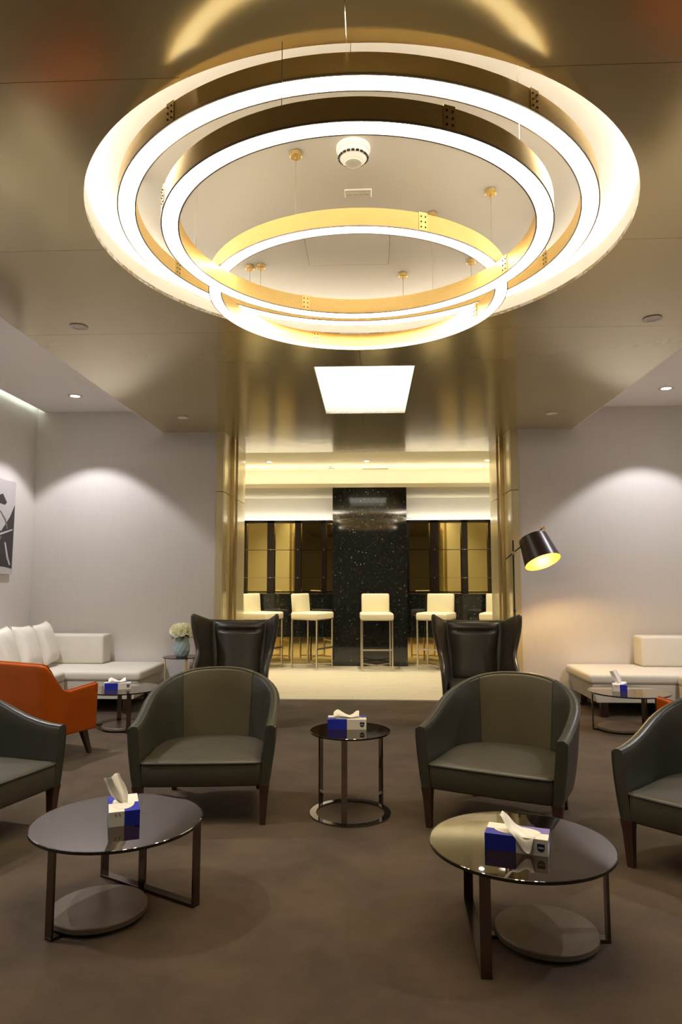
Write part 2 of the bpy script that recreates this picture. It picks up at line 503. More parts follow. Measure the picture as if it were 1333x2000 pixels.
# ---------------------------------------------------------------- downlights
def downlight(x, y, z, label, watts=0, col=SPOT_COL, angle=97, blend=.25, r=.08, group=None):
    t = thing('downlight', label, 'ceiling light', (x, y, z), 0, group)
    obj('trim_ring', lathe(NB(), [(r * .62, -.001), (r * .62, -.006), (r, -.006), (r, -.0005)], 28, loop=True), M_off, t)
    obj('lens', cyl(NB(), (0, 0, 0), r * .62, -.003, -.001, 24), M_lens if watts else M_off, t)
    if watts:
        light('bulb', 'SPOT', t, (0, 0, -.012), watts, col, spot_size=R(angle), spot_blend=blend, shadow_soft_size=.03)
    return t
downlight(-3.278, 7.323, ZS, 'lit recessed downlight in the raised ceiling above the left sofa corner', SPOT_W)
downlight(3.182, 7.285, ZS, 'lit recessed downlight in the raised ceiling above the right sofa', SPOT_W)
for i, y in enumerate((5.2, 3.0, 0.8)):  # unseen lamps added along each row, boosted to lift ambient light
    downlight(-3.278, y, ZS, 'unseen added downlight in the left raised ceiling, ' + ('second', 'third', 'fourth')[i] + ' from the back wall', SPOT_W * (2.8, 2.0, .6)[i], group='unseen added downlights along the side ceilings')
    downlight(3.182, y, ZS, 'unseen added downlight in the right raised ceiling, ' + ('second', 'third', 'fourth')[i] + ' from the back wall', SPOT_W * (2.2, 1.5, .5)[i], group='unseen added downlights along the side ceilings')
downlight(-2.041, 4.574, ZC, 'unlit white disc in the glossy ceiling, nearer one on the left', r=.062)
downlight(1.934, 4.588, ZC, 'unlit white disc in the glossy ceiling, nearer one on the right', r=.062)
downlight(-2.049, 7.289, ZC, 'unlit white disc in the glossy ceiling beside the left back wall', r=.062)
downlight(1.957, 7.27, ZC, 'unlit white disc in the glossy ceiling beside the right back wall', r=.062)
downlight(-2.25, 10.55, BZ, 'lit bar downlight mirrored at the left jamb edge', BAR_W, BAR_COL, 110, .9, r=.06)
downlight(-1.58, 10.6, BZ, 'lit bar ceiling downlight nearest the left jamb', BAR_W, BAR_COL, 110, .9, r=.06)
downlight(-.04, 10.6, BZ, 'lit bar ceiling downlight above the stone column', BAR_W, BAR_COL, 110, .9, r=.06)
downlight(1.84, 10.6, BZ, 'lit bar ceiling downlight nearest the right jamb', BAR_W, BAR_COL, 110, .9, r=.06)
for x, nm in ((-1.5, 'left end'), (0, 'middle'), (1.5, 'right end')):
    downlight(x, 9.75, BZ, 'bar downlight just behind the lintel, at its ' + nm, BAR_W, BAR_COL, 110, .9, r=.06, group='downlights behind the lintel')
for x, nm in ((-1.65, 'left'), (1.65, 'right')):  # unseen strips added to brighten the wall above the mirrors
    t = thing('added_shelf_light', 'unseen added light strip on top of the mirror wall unit, ' + nm + ' of the column', 'light strip', (x, 12.425, 2.4605))
    obj('diffuser', box(-1.03, 1.03, -.012, .012, .006, .012), M_shelffill, t)
    obj('channel', box(-1.04, 1.04, -.016, .016, 0, .006), M_steel, t)

# ceiling gear
def detector(x, y, z, label, s=1.0):
    t = thing('smoke_detector', label, 'detector', (x, y, z))
    obj('base', lathe(NB(), [(.062 * s, 0), (.062 * s, -.012 * s), (.058 * s, -.02 * s)], 32), M_white, t)
    obj('body', lathe(NB(), [(.056 * s, -.018 * s), (.055 * s, -.034 * s), (.046 * s, -.048 * s), (.034 * s, -.056 * s), (.030 * s, -.058 * s)], 32), M_white, t)
    b = NB()
    for k in range(20):
        a = 2 * pi * k / 20
        bx(b, (.0525 * s * cos(a), .0525 * s * sin(a), -.041 * s), (.006 * s, .011 * s, .006 * s), rot=rotm('Z', a) @ rotm('Y', R(-35)))
    obj('vents', b, M_dark, t)
    obj('cap', lathe(NB(), [(.031 * s, -.057 * s), (.030 * s, -.062 * s), (.02 * s, -.065 * s)], 24), M_off, t)
    return t
detector(-.067, 2.935, ZR, 'white domed smoke detector in the round recess', 1.25)
detector(-.625, 11.16, BZ, 'small smoke detector on the bar ceiling')
t = thing('ceiling_speaker', 'small white square vent plate on the recess ceiling inside the rings', 'vent', (-.051, 3.30, ZR))
obj('plate', box(-.068, .068, -.035, .035, -.008, 0, bev=.003, seg=1), M_white, t)
for k in range(4):
    obj('slat', box(-.058 + k * .03, -.033 + k * .03, -.012, .012, -.0095, -.008), M_off, t)
t = thing('air_vent', 'thin dark linear air vent on the bar ceiling near the column', 'vent', (.1, 11.36, BZ))
obj('frame', box(-.24, .24, -.03, .03, -.006, 0), M_off, t)
for k in range(3):
    obj('slot', box(-.22, .22, -.022 + k * .017, -.012 + k * .017, -.008, -.006), M_dark, t)

# ---------------------------------------------------------------- ring pendants
def ring_pendant(c, Ro, wdt, zb, h, plates, cables, label, up=True):
    t = thing('ring_pendant_light', label, 'pendant light', (c[0], c[1], zb))
    Ri = Ro - wdt
    obj('outer_band', ringband(Ro - .004, Ro, 0, h, 160), M_brass, t)
    obj('inner_band', ringband(Ri, Ri + .004, 0, h, 160), M_brass, t)
    obj('rim', ringband(Ro - .0045, Ro + .0015, -.003, .002, 160), M_rim, t)
    obj('rim', ringband(Ri - .0015, Ri + .0045, -.003, .002, 160), M_rim, t)
    obj('diffuser', ringband(Ri + .004, Ro - .004, .003, .007, 160), M_down, t)
    obj('added_uplight' if up else 'top_cover', ringband(Ri + .004, Ro - .004, h - .008, h - .004, 160), M_upfill if up else M_brassd, t)  # glowing top is an added fill, left off the largest ring
    for a in plates:
        a = R(a)
        for rr, sgn in ((Ro, 1), (Ri, -1)):
            b = NB()
            da = .021 / rr
            pts = [((rr + sgn * e) * cos(a + u), (rr + sgn * e) * sin(a + u)) for e, u in ((0, -da), (0, da), (.003, da), (.003, -da))]
            prism(b, pts, .001, h + .004)
            p = obj('joint_plate', b, M_brassd, t, smooth=0)
            b = NB()
            for u in (-.5, .5):
                for z in (.2, .5, .8):
                    aa = a + u * da
                    q = Vector(((rr + sgn * .004) * cos(aa), (rr + sgn * .004) * sin(aa), z * h))
                    bx(b, q, (.005, .005, .005), rot=rotm('Z', aa))
            obj('rivets', b, M_dark, p)
    for a in cables:
        a = R(a)
        rm = (Ro + Ri) / 2
        x, y = rm * cos(a), rm * sin(a)
        zt = ZR - zb
        b = NB(); tube(b, [(x, y, h - .01), (x, y, zt - .02)], .0016, 6)
        obj('cable', b, M_wire, t)
        b = NB(); cyl(b, (x, y, 0), .028, zt - .024, zt, 24, .003); cyl(b, (x, y, 0), .006, zt - .036, zt - .024, 10)
        obj('canopy', b, M_brassd, t)
    return t
ring_pendant((-.057, 3.20), 1.116, .077, 3.045, .077, [-126.3, -54.6, 17.2, 89, 161], [-90, 125, 75, 20, 185],
             'largest brass ring pendant light, hung highest in the round recess', up=False)
ring_pendant((-.052, 2.836), .821, .070, 2.835, .079, [-155, -67.5, 22.4, 112.4], [165, -107, -41, 60],
             'lower brass ring pendant light, front one of the two smaller rings')
ring_pendant((-.063, 3.70), .821, .067, 2.953, .082, [-158, -67.9, 21.9, 112.4], [-110, -30, 28, 150],
             'brass ring pendant light farthest back, showing lowest in the cluster')

# ---------------------------------------------------------------- tub chairs
def u_path(a, yf, y0, bb, n=22, e=2.5):
    P = [(-a, lerp(yf, y0, k / 4)) for k in range(4)]
    for k in range(n + 1):
        th = pi - pi * k / n
        c, s = cos(th), sin(th)
        P.append((a * math.copysign(abs(c) ** (2 / e), c), y0 + bb * abs(s) ** (2 / e)))
    P += [(a, lerp(y0, yf, (k + 1) / 4)) for k in range(4)]
    return [Vector((x, y, 0)) for x, y in P]

def normals(P):
    N = []
    for i in range(len(P)):
        t = (P[min(i + 1, len(P) - 1)] - P[max(i - 1, 0)]).normalized()
        N.append(Vector((-t.y, t.x, 0)))
    return N

def make_tub(label):
    t = thing('tub_chair', label, 'chair')
    P = u_path(.375, -.36, -.02, .36)
    N = normals(P)
    def ztop(p):
        k = (p.y + .36) / .70
        return .555 + .245 * max(0, k) ** 1.9
    def section(p, n):
        zt = ztop(p)
        loop = []
        def at(o, z):
            lean = .030 * (z - .22) / .35 - .012
            return p + n * (o + lean) + Vector((0, 0, z))
        for o, z in ((-.026, .215), (-.028, .30), (-.028, .42), (-.028, lerp(.42, zt, .6)), (-.028, zt - .022), (-.022, zt - .006), (-.010, zt), (.008, zt + .001), (.020, zt - .004), (.028, zt - .016), (.031, zt - .05),
                     (.032, lerp(.42, zt, .5)), (.032, .40), (.026, .28), (.018, .215)):
            loop.append(at(o, z))
        return loop
    secs = [section(p, n) for p, n in zip(P, N)]
    n = len(P)
    s1, s2 = 11, n - 12
    b = NB(); loft(b, secs[:s1 + 1], cap1=False)
    obj('side_panel', b, M_green, t, smooth=50)
    b = NB(); loft(b, secs[s2:], cap0=False)
    obj('side_panel', b, M_green, t, smooth=50)
    b = NB(); loft(b, secs[s1:s2 + 1], cap0=False, cap1=False)
    bk = obj('back_panel', b, M_greenb, t, smooth=50, label='slightly paler middle panel of the backrest')
    b = NB()
    for k in (s1, s2):
        tube(b, [v + N[k] * -.0005 for v in secs[k][1:8]], .0028, 6)
        tube(b, secs[k][8:14], .0028, 6)
    obj('seam', b, M_green, bk)
    b = NB()
    tube(b, [s[9] + Vector((0, 0, .002)) for s in secs], .0045, 6)
    tube(b, [s[5] + Vector((0, 0, .001)) for s in secs], .0035, 6)
    for k in (0, n - 1):
        tube(b, secs[k][9:15], .0045, 6)
    obj('piping', b, M_green, t)
    # seat block with a domed top
    inner = [p - nn * .036 for p, nn in zip(P, N)]
    out = [Vector((v.x, max(v.y, -.33), 0)) for v in inner[1:-1]]
    front = [(-.346, -.345), (-.335, -.366), (-.31, -.375), (-.15, -.379), (0, -.380), (.15, -.379), (.31, -.375), (.335, -.366), (.346, -.345)]
    loop = [(v.x, v.y) for v in out] + front[::-1]
    cy = -.03
    def ringz(s, z, ins=0.0):
        r = []
        for x, y in loop:
            xx, yy = x * s, cy + (y - cy) * s
            r.append((xx * (1 - ins), cy + (yy - cy) * (1 - ins), z))
        return r
    b = NB()
    lv = [ringz(1, .222, .02), ringz(1, .232), ringz(1, .345), ringz(1, .356, .008)]
    for s in (.96, .85, .65, .4, .15):
        lv.append(ringz(s, .360 + .030 * (1 - s ** 2)))
    loft(b, lv)
    st = obj('seat', b, M_seatlit, t, smooth=60)
    b = NB(); tube(b, [(x, y - (.003 if y < -.3 else 0), .352) for x, y in front], .005, 6)
    obj('piping', b, M_green, st)
    # legs
    for sx in (-1, 1):
        b = NB()
        rr = []
        for z, h in ((.225, .030), (.17, .024), (.0, .016)):
            cx, cy2 = sx * (.352 + .008 * (z / .225)), -.335
            rr.append([(cx + u * h, cy2 + v * h, z) for u, v in ((-1, -1), (1, -1), (1, 1), (-1, 1))])
        loft(b, rr); obj('leg', b, M_wood, t, smooth=0)
        b = NB()
        rr = []
        for z, h in ((.225, .026), (.17, .022), (.0, .015)):
            cx, cy2 = sx * (.27 + .01 * (1 - z / .225)), .27 + .07 * (1 - z / .225)
            rr.append([(cx + u * h, cy2 + v * h, z) for u, v in ((-1, -1), (1, -1), (1, 1), (-1, 1))])
        loft(b, rr); obj('leg', b, M_wood, t, smooth=0)
    return t

def place(o, wx, wy, lx, ly, ang):
    a = R(ang)
    o.location = (wx - (lx * cos(a) - ly * sin(a)), wy - (lx * sin(a) + ly * cos(a)), 0)
    o.rotation_euler = (0, 0, a)
G = 'dark green leather tub chairs'
tub = make_tub('dark green tub chair left of the small round table, facing the camera')
tub['group'] = G
place(tub, -.966, 3.97, 0, -.375, 5)
c2 = dup(tub, (0, 0, 0), 0, 'dark green tub chair right of the small round table, turned toward it', G); place(c2, .635, 3.85, 0, -.375, -25)
c3 = dup(tub, (0, 0, 0), 0, 'dark green tub chair cut off by the right edge of the photo', G); place(c3, 1.25, 3.505, -.345, -.375, -45)
c4 = dup(tub, (0, 0, 0), 0, 'dark green tub chair cut off by the left edge, in front of the orange chair', G); place(c4, -1.782, 3.939, .345, -.375, 73)

# ---------------------------------------------------------------- wing chairs
def make_wing(label):
    t = thing('wing_chair', label, 'chair')
    # shell as a U sheet: u across, v up; solidified
    nu, nv = 29, 18
    b = NB()
    def pt(u, v):
        # u in -1..1, v in 0..1
        au = abs(u); sg = 1 if u >= 0 else -1
        if au < .5:
            zt = .975 + .01 * (au / .5) ** 2
        else:
            k = (au - .5) / .5
            zt = .985 + .075 * sstep(k * 1.15)
        z = lerp(.16, zt, v)
        hw = lerp(.275, .325, sstep((z - .2) / .8))           # half width at the back corners
        yb = .30 + .10 * max(0, (z - .35) / .65)               # recline
        if z < .56:
            yf = -.26
        else:
            yf = lerp(-.26, .02, sstep((z - .56) / .12)) if z < .68 else lerp(.02, -.02, (z - .68) / .4)
        if au < .5:
            x = hw * (au / .5) * .93
            y = yb - .03 * (au / .5) ** 4
        else:
            k = (au - .5) / .5
            kk = k
            x = hw * .93 + (.065 + .045 * sstep((z - .6) / .4)) * sstep(k * 1.2)
            y = lerp(yb - .03, yf, kk)
        return (sg * x, y, z)
    V = [[b.verts.new(pt(-1 + 2 * i / (nu - 1), j / (nv - 1))) for i in range(nu)] for j in range(nv)]
    for j in range(nv - 1):
        for i in range(nu - 1):
            b.faces.new((V[j][i], V[j][i + 1], V[j + 1][i + 1], V[j + 1][i]))
    o = obj('shell', b, M_brown, t, smooth=0)
    o.data.shade_smooth()
    md = o.modifiers.new('thick', 'SOLIDIFY'); md.thickness = .045; md.offset = 0
    md = o.modifiers.new('sub', 'SUBSURF'); md.levels = 1; md.render_levels = 1
    # back cushion with a horizontal pocket crease
    b = NB()
    nx, nz = 17, 46
    def cp(i, j, front):
        u = -1 + 2 * i / (nx - 1); v = j / (nz - 1)
        z = lerp(.40, .965, v)
        hw = lerp(.235, .285, v) * (1 - .07 * math.exp(-((v - .45) / .25) ** 2))
        yb = .285 + .10 * max(0, (z - .35) / .65)
        d = .080 * (1 - abs(u) ** 3.2) ** .7 * (1 - abs(2 * v - 1) ** 12) ** .5
        d -= .030 * math.exp(-((z - .880) / .013) ** 2) * (1 if abs(u) < .6 else max(0, 1 - (abs(u) - .6) / .15))
        if z < .86:
            d += .008 * (1 - abs(u) ** 2)
        return (u * hw, yb - (d if front else 0) - .0, z)
    F = [[b.verts.new(cp(i, j, True)) for i in range(nx)] for j in range(nz)]
    K = [[b.verts.new(cp(i, j, False)) for i in range(nx)] for j in range(nz)]
    for j in range(nz - 1):
        for i in range(nx - 1):
            b.faces.new((F[j][i], F[j][i + 1], F[j + 1][i + 1], F[j + 1][i]))
            b.faces.new((K[j][i], K[j + 1][i], K[j + 1][i + 1], K[j][i + 1]))
    for j in range(nz - 1):
        b.faces.new((F[j][0], F[j + 1][0], K[j + 1][0], K[j][0]))
        b.faces.new((F[j][-1], K[j][-1], K[j + 1][-1], F[j + 1][-1]))
    for i in range(nx - 1):
        b.faces.new((F[0][i], K[0][i], K[0][i + 1], F[0][i + 1]))
        b.faces.new((F[-1][i], F[-1][i + 1], K[-1][i + 1], K[-1][i]))
    bmesh.ops.remove_doubles(b, verts=b.verts, dist=1e-4)
    obj('back_cushion', b, M_brown, t, smooth=75)
    b = NB(); bx(b, (0, .366 - .050, .880), (.27, .006, .007)); obj('crease_shade', b, M_dark, t)  # dark strip along the crease bottom stands in for its shade
    obj('seat', bx(NB(), (0, -.01, .355), (.56, .56, .13), bev=.04, seg=4), M_brown, t, smooth=60)
    obj('front_rail', bx(NB(), (0, -.235, .235), (.58, .05, .13), bev=.015), M_brown, t)
    for sx in (-1, 1):
        for yy in (-.22, .26):
            b = NB(); tube(b, [(sx * .25, yy, .17), (sx * .28, yy * 1.12, 0)], [.018, .012], 10)
            obj('leg', b, M_wood, t)
    return t
wing = make_wing('dark brown leather wing chair on the left, beside the flower vase')
wing.location = (-1.325, 6.70, 0); wing.rotation_euler = (0, 0, R(2)); wing['group'] = 'wing chairs in front of the opening'
dup(wing, (1.03, 6.70, 0), R(-3), 'dark brown leather wing chair on the right, beside the floor lamp', 'wing chairs in front of the opening')

# ---------------------------------------------------------------- orange armchairs
def make_orange(label):
    t = thing('orange_armchair', label, 'chair')
    # faces +y. outer shell: back + arms as a U sheet (open toward +y)
    nu, nv = 33, 12
    b = NB()
    def pt(u, v):
        au = abs(u); sg = 1 if u >= 0 else -1
        if au < .48:
            zt = .755
        elif au < .66:
            zt = lerp(.755, .535, sstep((au - .48) / .18))
        else:
            zt = .535 + .03 * (au - .66) / .34
        z = lerp(.205, zt, v)
        yb = -.22 - .08 * max(0, (z - .25) / .5)
        if au < .45:
            x = .325 * (au / .45); y = yb
        elif au < .55:
            k = (au - .45) / .10
            x = .325 + .045 * sin(k * pi / 2); y = yb + .045 * (1 - cos(k * pi / 2))
        else:
            k = (au - .55) / .45
            x = .37 + .0 * k; y = lerp(yb + .045, .20, k)
        x += .025 * (z - .2)
        return (sg * x, y, z)
    V = [[b.verts.new(pt(-1 + 2 * i / (nu - 1), j / (nv - 1))) for i in range(nu)] for j in range(nv)]
    for j in range(nv - 1):
        for i in range(nu - 1):
            b.faces.new((V[j][i], V[j][i + 1], V[j + 1][i + 1], V[j + 1][i]))
    o = obj('shell', b, M_orange, t, smooth=0)
    o.data.shade_smooth()
    md = o.modifiers.new('thick', 'SOLIDIFY'); md.thickness = .06; md.offset = 0
    md = o.modifiers.new('soft', 'BEVEL'); md.width = .018; md.segments = 3; md.limit_method = 'ANGLE'; md.angle_limit = R(60)
    b = NB(); tube(b, [Vector(pt(-1 + 2 * i / 48, 1)) + Vector((0, 0, .002)) for i in range(49)], .005, 6)
    obj('piping', b, M_orange, o)
    obj('seat_cushion', bx(NB(), (0, .02, .385), (.66, .44, .13), bev=.04, seg=4), M_orange, t, smooth=60)
    obj('seat_base', bx(NB(), (0, -.01, .265), (.68, .40, .11), bev=.02), M_orange, t)
    for sx in (-1, 1):
        for yy, oy in ((-.19, -.06), (.15, .06)):
            b = NB(); rr = []
            for z, h, k in ((.215, .026, 0), (0, .015, 1)):
                rr.append([(sx * (.29 + .03 * k) + u * h, yy + oy * k + v * h, z) for u, v in ((-1, -1), (1, -1), (1, 1), (-1, 1))])
            loft(b, rr); obj('leg', b, M_wood, t, smooth=0)
    return t
og = make_orange('orange leather armchair seen from behind near the left sofa')
og['group'] = 'orange armchairs'
place(og, -2.205, 5.545, .395, .20, -24)
o2 = dup(og, (0, 0, 0), 0, 'orange armchair mostly hidden behind the rightmost tub chair', 'orange armchairs')
place(o2, 2.03, 5.03, -.395, .20, 24)

# ---------------------------------------------------------------- coffee tables
def make_coffee(label):
    t = thing('coffee_table', label, 'table')
    obj('tabletop', lathe(NB(), [(.352, .348), (.36, .350), (.36, .358), (.356, .360)], 96), M_glass, t, smooth=15)
    obj('edge', ringband(.3595, .3605, .3485, .3595, 96), M_gedge, t)
    obj('base_disc', lathe(NB(), [(.192, .016), (.198, .018), (.198, .036), (.195, .040)], 64, c=(-.09, 0, 0)), M_bronzel, t, label='round bronze disc shelf near the floor')
    w_, d_ = .040, .012
    # frame A runs along x, frame B along y
    for sx in (-.325, .145):
        obj('leg', box(sx - d_ / 2, sx + d_ / 2, -w_ / 2, w_ / 2, .012, .347, bev=.001, seg=1), M_bronze, t, smooth=0)
    obj('floor_bar', box(-.331, .151, -w_ / 2, w_ / 2, 0, .013, bev=.001, seg=1), M_bronze, t, smooth=0)
    for sy in (-.29, .29):
        obj('leg', box(.18 - w_ / 2, .18 + w_ / 2, sy - d_ / 2, sy + d_ / 2, .012, .347, bev=.001, seg=1), M_bronze, t, smooth=0)
    obj('floor_bar', box(.18 - w_ / 2, .18 + w_ / 2, -.296, .296, 0, .013, bev=.001, seg=1), M_bronze, t, smooth=0)
    return t
TG = 'round smoked glass coffee tables'
ct = make_coffee('round smoked glass coffee table in the left foreground'); ct['group'] = TG
ct.location = (-1.095, 3.035, 0); ct.rotation_euler = (0, 0, R(61))
dup(ct, (.595, 2.85, 0), R(178), 'round smoked glass coffee table in the right foreground', TG)
dup(ct, (-2.36, 6.55, 0), R(120), 'round glass coffee table in front of the left sofa', TG)
dup(ct, (2.40, 6.57, 0), R(-10), 'round glass coffee table in front of the right sofa', TG)

# centre side table
t = thing('side_table', 'small round side table with ring base between the two middle tub chairs', 'table', (-.122, 4.245, 0))
obj('tabletop', lathe(NB(), [(.236, .476), (.242, .478), (.242, .484), (.239, .486)], 80), M_glass, t, smooth=15)
obj('edge', ringband(.2415, .2425, .4765, .4855, 80), M_gedge, t)
obj('base_ring', ringband(.205, .243, 0, .010, 80), M_chrome, t)
for a in (33, 147, 263):
    a = R(a)
    b = NB(); bx(b, (.222 * cos(a), .222 * sin(a), .242), (.010, .034, .466), rot=rotm('Z', a))
    obj('leg', b, M_chrome, t, smooth=0)
# vase table
t = thing('side_table', 'small gold-legged glass side table against the back wall under the vase', 'table', (-2.11, 7.70, 0))
obj('tabletop', lathe(NB(), [(.206, .520), (.21, .522), (.21, .528), (.207, .530)], 64), M_glass, t, smooth=15)
obj('edge', ringband(.2095, .2105, .5205, .5295, 64), M_gedge, t)
obj('base_ring', ringband(.18, .21, 0, .010, 64), M_brass, t)
for a in (-60, 60, 180):
    a = R(a)
    b = NB(); bx(b, (.19 * cos(a), .19 * sin(a), .265), (.010, .024, .510), rot=rotm('Z', a))
    obj('leg', b, M_brass, t, smooth=0)

# ---------------------------------------------------------------- tissue boxes
def tissue_sheet(kind):
    b = NB()
    n, m = 9, 11
    rnd = random.Random(kind)
    V = []
    for j in range(m):
        v = j / (m - 1)
        rowv = []
        for i in range(n):
            u = -1 + 2 * i / (n - 1)
            if kind == 'tall':
                wd = .020 + .022 * v + .008 * sin(v * 5)
                y = u * wd - .050 * v ** 1.1 - .004
                x = .010 * sin(u * 3 + v * 2) - .012 * v + .006 * cos(u * 6)
                z = .115 * v + .012 * u * v + .004 * sin(u * 5 + v * 6)
            elif kind == 'flop':
                wd = .022 + .030 * v * (1 - .35 * v)
                xx = -.062 + .125 * v
                x = xx + u * wd * .35
                y = -.004 - .070 * v ** 1.6 + u * wd
                z = .046 * math.exp(-((v - .05) / .22) ** 2) + .018 * (1 - v) + .006 * sin(4 * u + 7 * v)
                if y < -.060:
                    z -= (-.060 - y) * 1.6
                    y = -.060 - (-.060 - y) * .25 - .006
                    z = max(z, -.05)
            else:
                x = -.085 + .16 * v
                y = u * .036 + .008 * sin(9 * v) - .006
                z = .010 + .017 * (1 - u * u) + .012 * sin(7 * v + 1.2 * u) * (1 - u * u * .5) + .014 * math.exp(-((v - .16) / .1) ** 2) + .012 * math.exp(-((v - .9) / .1) ** 2)
            rowv.append(b.verts.new((x, y, z + rnd.uniform(-.0012, .0012))))
        V.append(rowv)
    for j in range(m - 1):
        for i in range(n - 1):
            b.faces.new((V[j][i], V[j][i + 1], V[j + 1][i + 1], V[j + 1][i]))
    return b

def tissue_box(loc, rz, kind, label):
    t = thing('tissue_box', label, 'tissue box', loc, R(rz), 'blue and white tissue boxes')
    L, W, H = .236, .126, .060
    for sx, sy, m in ((-1, -1, M_blue), (1, -1, M_card), (1, 1, M_blue), (-1, 1, M_card)):
        obj('carton_panel', box(*sorted((0, sx * L / 2)), *sorted((0, sy * W / 2)), 0, H), m, t, smooth=0,
            label='blue quarter of the carton' if m == M_blue else 'white quarter of the carton')
    # white oval window on top
    pts = [(.088 * cos(k * pi / 16), .046 * sin(k * pi / 16)) for k in range(32)]
    b = NB(); prism(b, pts, H, H + .0008); obj('opening', b, M_card, t, smooth=0)
    for s in (-1, 1):
        b = NB()
        q = [(-.014, .044), (.014, .044), (.014, .026), (.010, .018), (0, .014), (-.010, .018), (-.014, .026)]
        loft(b, [[(s * (.092 + x), -s * (W / 2 + e) * 1, z) for x, z in q] for e in (0, .0008)])
        bd = obj('badge', b, M_navy, t, smooth=0)
        b = NB(); tube(b, [(s * (.082 + .02 * k / 14), -s * (W / 2 + .0012), .030 + .003 * sin(k * 1.7)) for k in range(15)], .0009, 4)
        obj('lettering', b, M_card, bd)
        b = NB()
        for yy in (-.018, -.034):
            bx(b, (s * (L / 2 + .0004), s * yy, .046), (.0008, .004, .014), rot=rotm('X', s * R(25)))
        obj('print_marks', b, M_rim, t, smooth=0)
    o = obj('tissue', tissue_sheet(kind), M_tissue, t, loc=(0, 0, H), smooth=70)
    md = o.modifiers.new('thick', 'SOLIDIFY'); md.thickness = .0012
    md = o.modifiers.new('sub', 'SUBSURF'); md.levels = 1; md.render_levels = 1
    return t
tissue_box((-1.085, 3.065, .3605), -68, 'tall', 'tissue box with a tall tissue standing up, on the left foreground table')
tissue_box((.572, 2.797, .3605), -18, 'flop', 'tissue box with a tissue draped over its front, on the right foreground table')
tissue_box((-.143, 4.315, .4865), 1, 'low', 'tissue box on the small ring-based side table between the chairs')
tissue_box((-2.395, 6.505, .3605), 24, 'low', 'tissue box on the glass table by the left sofa')
tissue_box((2.344, 6.65, .3605), -108, 'tall', 'tissue box on the glass table by the right sofa')

# ---------------------------------------------------------------- sofas
def chaise(s, label, xend, xwall, xback):
    # s = -1 left, 1 right; runs along the back wall, open end toward the middle of the room
    t = thing('chaise_sofa', label, 'sofa')
    x0, x1 = sorted((xend, xwall))
    b = NB()
    taper = .05
    # base: slightly raked end
    xe = xend + s * .03
    poly0 = [(xe + s * .05, 7.17), (xwall, 7.17), (xwall, 7.98), (xe + s * .05, 7.98)]
    loft(b, [[(x, y, .15) for x, y in poly0], [(xe, 7.15, .33) if k == 0 else ((xe, 7.99, .33) if k == 3 else (poly0[k][0], 7.15 if k == 1 else 7.99, .33)) for k in range(4)]])
    obj('base', b, M_fabric, t, smooth=0)
    obj('seat_cushion', bx(NB(), ((x0 + x1) / 2, 7.575, .383), (x1 - x0, .87, .105), bev=.035, seg=4), M_fabric, t, smooth=60)
    xb0, xb1 = sorted((xback, xwall))
    obj('backrest', bx(NB(), ((xb0 + xb1) / 2, 7.87, .60), (xb1 - xb0, .25, .33), bev=.03, seg=4), M_fabric, t, smooth=60)
    for xx in (xend + s * .16, xwall - s * .1):
        for yy in (7.22, 7.9):
            obj('foot', box(xx - .035, xx + .035, yy - .03, yy + .03, 0, .155), M_bronze, t, smooth=0)
    return t
chaise(-1, 'cream chaise sofa along the left back wall', -2.39, -3.98, -3.03)
chaise(1, 'cream chaise sofa along the right back wall beside the lamp', 2.22, 3.92, 2.985)
def wall_sofa(s, label, xin, xwall, y0, y1):
    t = thing('sofa', label, 'sofa')
    a, c = sorted((xin, xwall))
    obj('base', box(a + (.02 if s > 0 else 0), c - (.02 if s < 0 else 0), y0 + .02, y1, .15, .33), M_fabric, t, smooth=0)
    n = 1
    for k in range(n):
        l = (y1 - y0) / n
        obj('seat_cushion', bx(NB(), ((a + c) / 2, y0 + l * (k + .5), .386), (c - a, l - .006, .11), bev=.035, seg=4), M_fabric, t, smooth=60)
    xb = sorted((xwall, xwall - s * .22))
    obj('backrest', bx(NB(), (sum(xb) / 2, (y0 + y1) / 2, .60), (.22, y1 - y0, .33), bev=.03, seg=4), M_fabric, t, smooth=60)
    for xx in (xin + s * .08, xwall - s * .1):
        for yy in (y0 + .1, y1 - .1):
            obj('foot', box(xx - .035, xx + .035, yy - .03, yy + .03, 0, .155), M_bronze, t, smooth=0)
    return t
wall_sofa(-1, 'cream sofa along the left wall behind the orange armchair', -3.17, -4.0, 6.1, 7.125)
wall_sofa(1, 'cream sofa along the right wall, at the photo edge', 3.08, 3.93, 6.1, 7.125)

def pillow_mesh():
    b = NB()
    n = 17
    def pt(i, j, s):
        u = -1 + 2 * i / (n - 1); v = -1 + 2 * j / (n - 1)
        pin = 1 - .07 * (1 - abs(u) ** 2) * abs(v) ** 3 - .0
        pin2 = 1 - .07 * (1 - abs(v) ** 2) * abs(u) ** 3
        d = ((1 - u ** 4) * (1 - v ** 4)) ** .55 * .085
        d += .006 * sin(5 * u + 3 * v) * (1 - u * u) * (1 - v * v)
        return (s * d, u * .20 * pin2, v * .235 * pin)
    A = [[b.verts.new(pt(i, j, 1)) for i in range(n)] for j in range(n)]
    B = [[b.verts.new(pt(i, j, -1)) for i in range(n)] for j in range(n)]
    for j in range(n - 1):
        for i in range(n - 1):
            b.faces.new((A[j][i], A[j][i + 1], A[j + 1][i + 1], A[j + 1][i]))
            b.faces.new((B[j][i], B[j + 1][i], B[j + 1][i + 1], B[j][i + 1]))
    bmesh.ops.remove_doubles(b, verts=b.verts, dist=1e-5)
    return b
labels = ['ivory pillow at the sofa corner, farthest back of the row', 'ivory pillow second from the sofa corner', 'ivory pillow third from the sofa corner', 'ivory pillow nearest the camera, cut by the left photo edge']
p0 = None
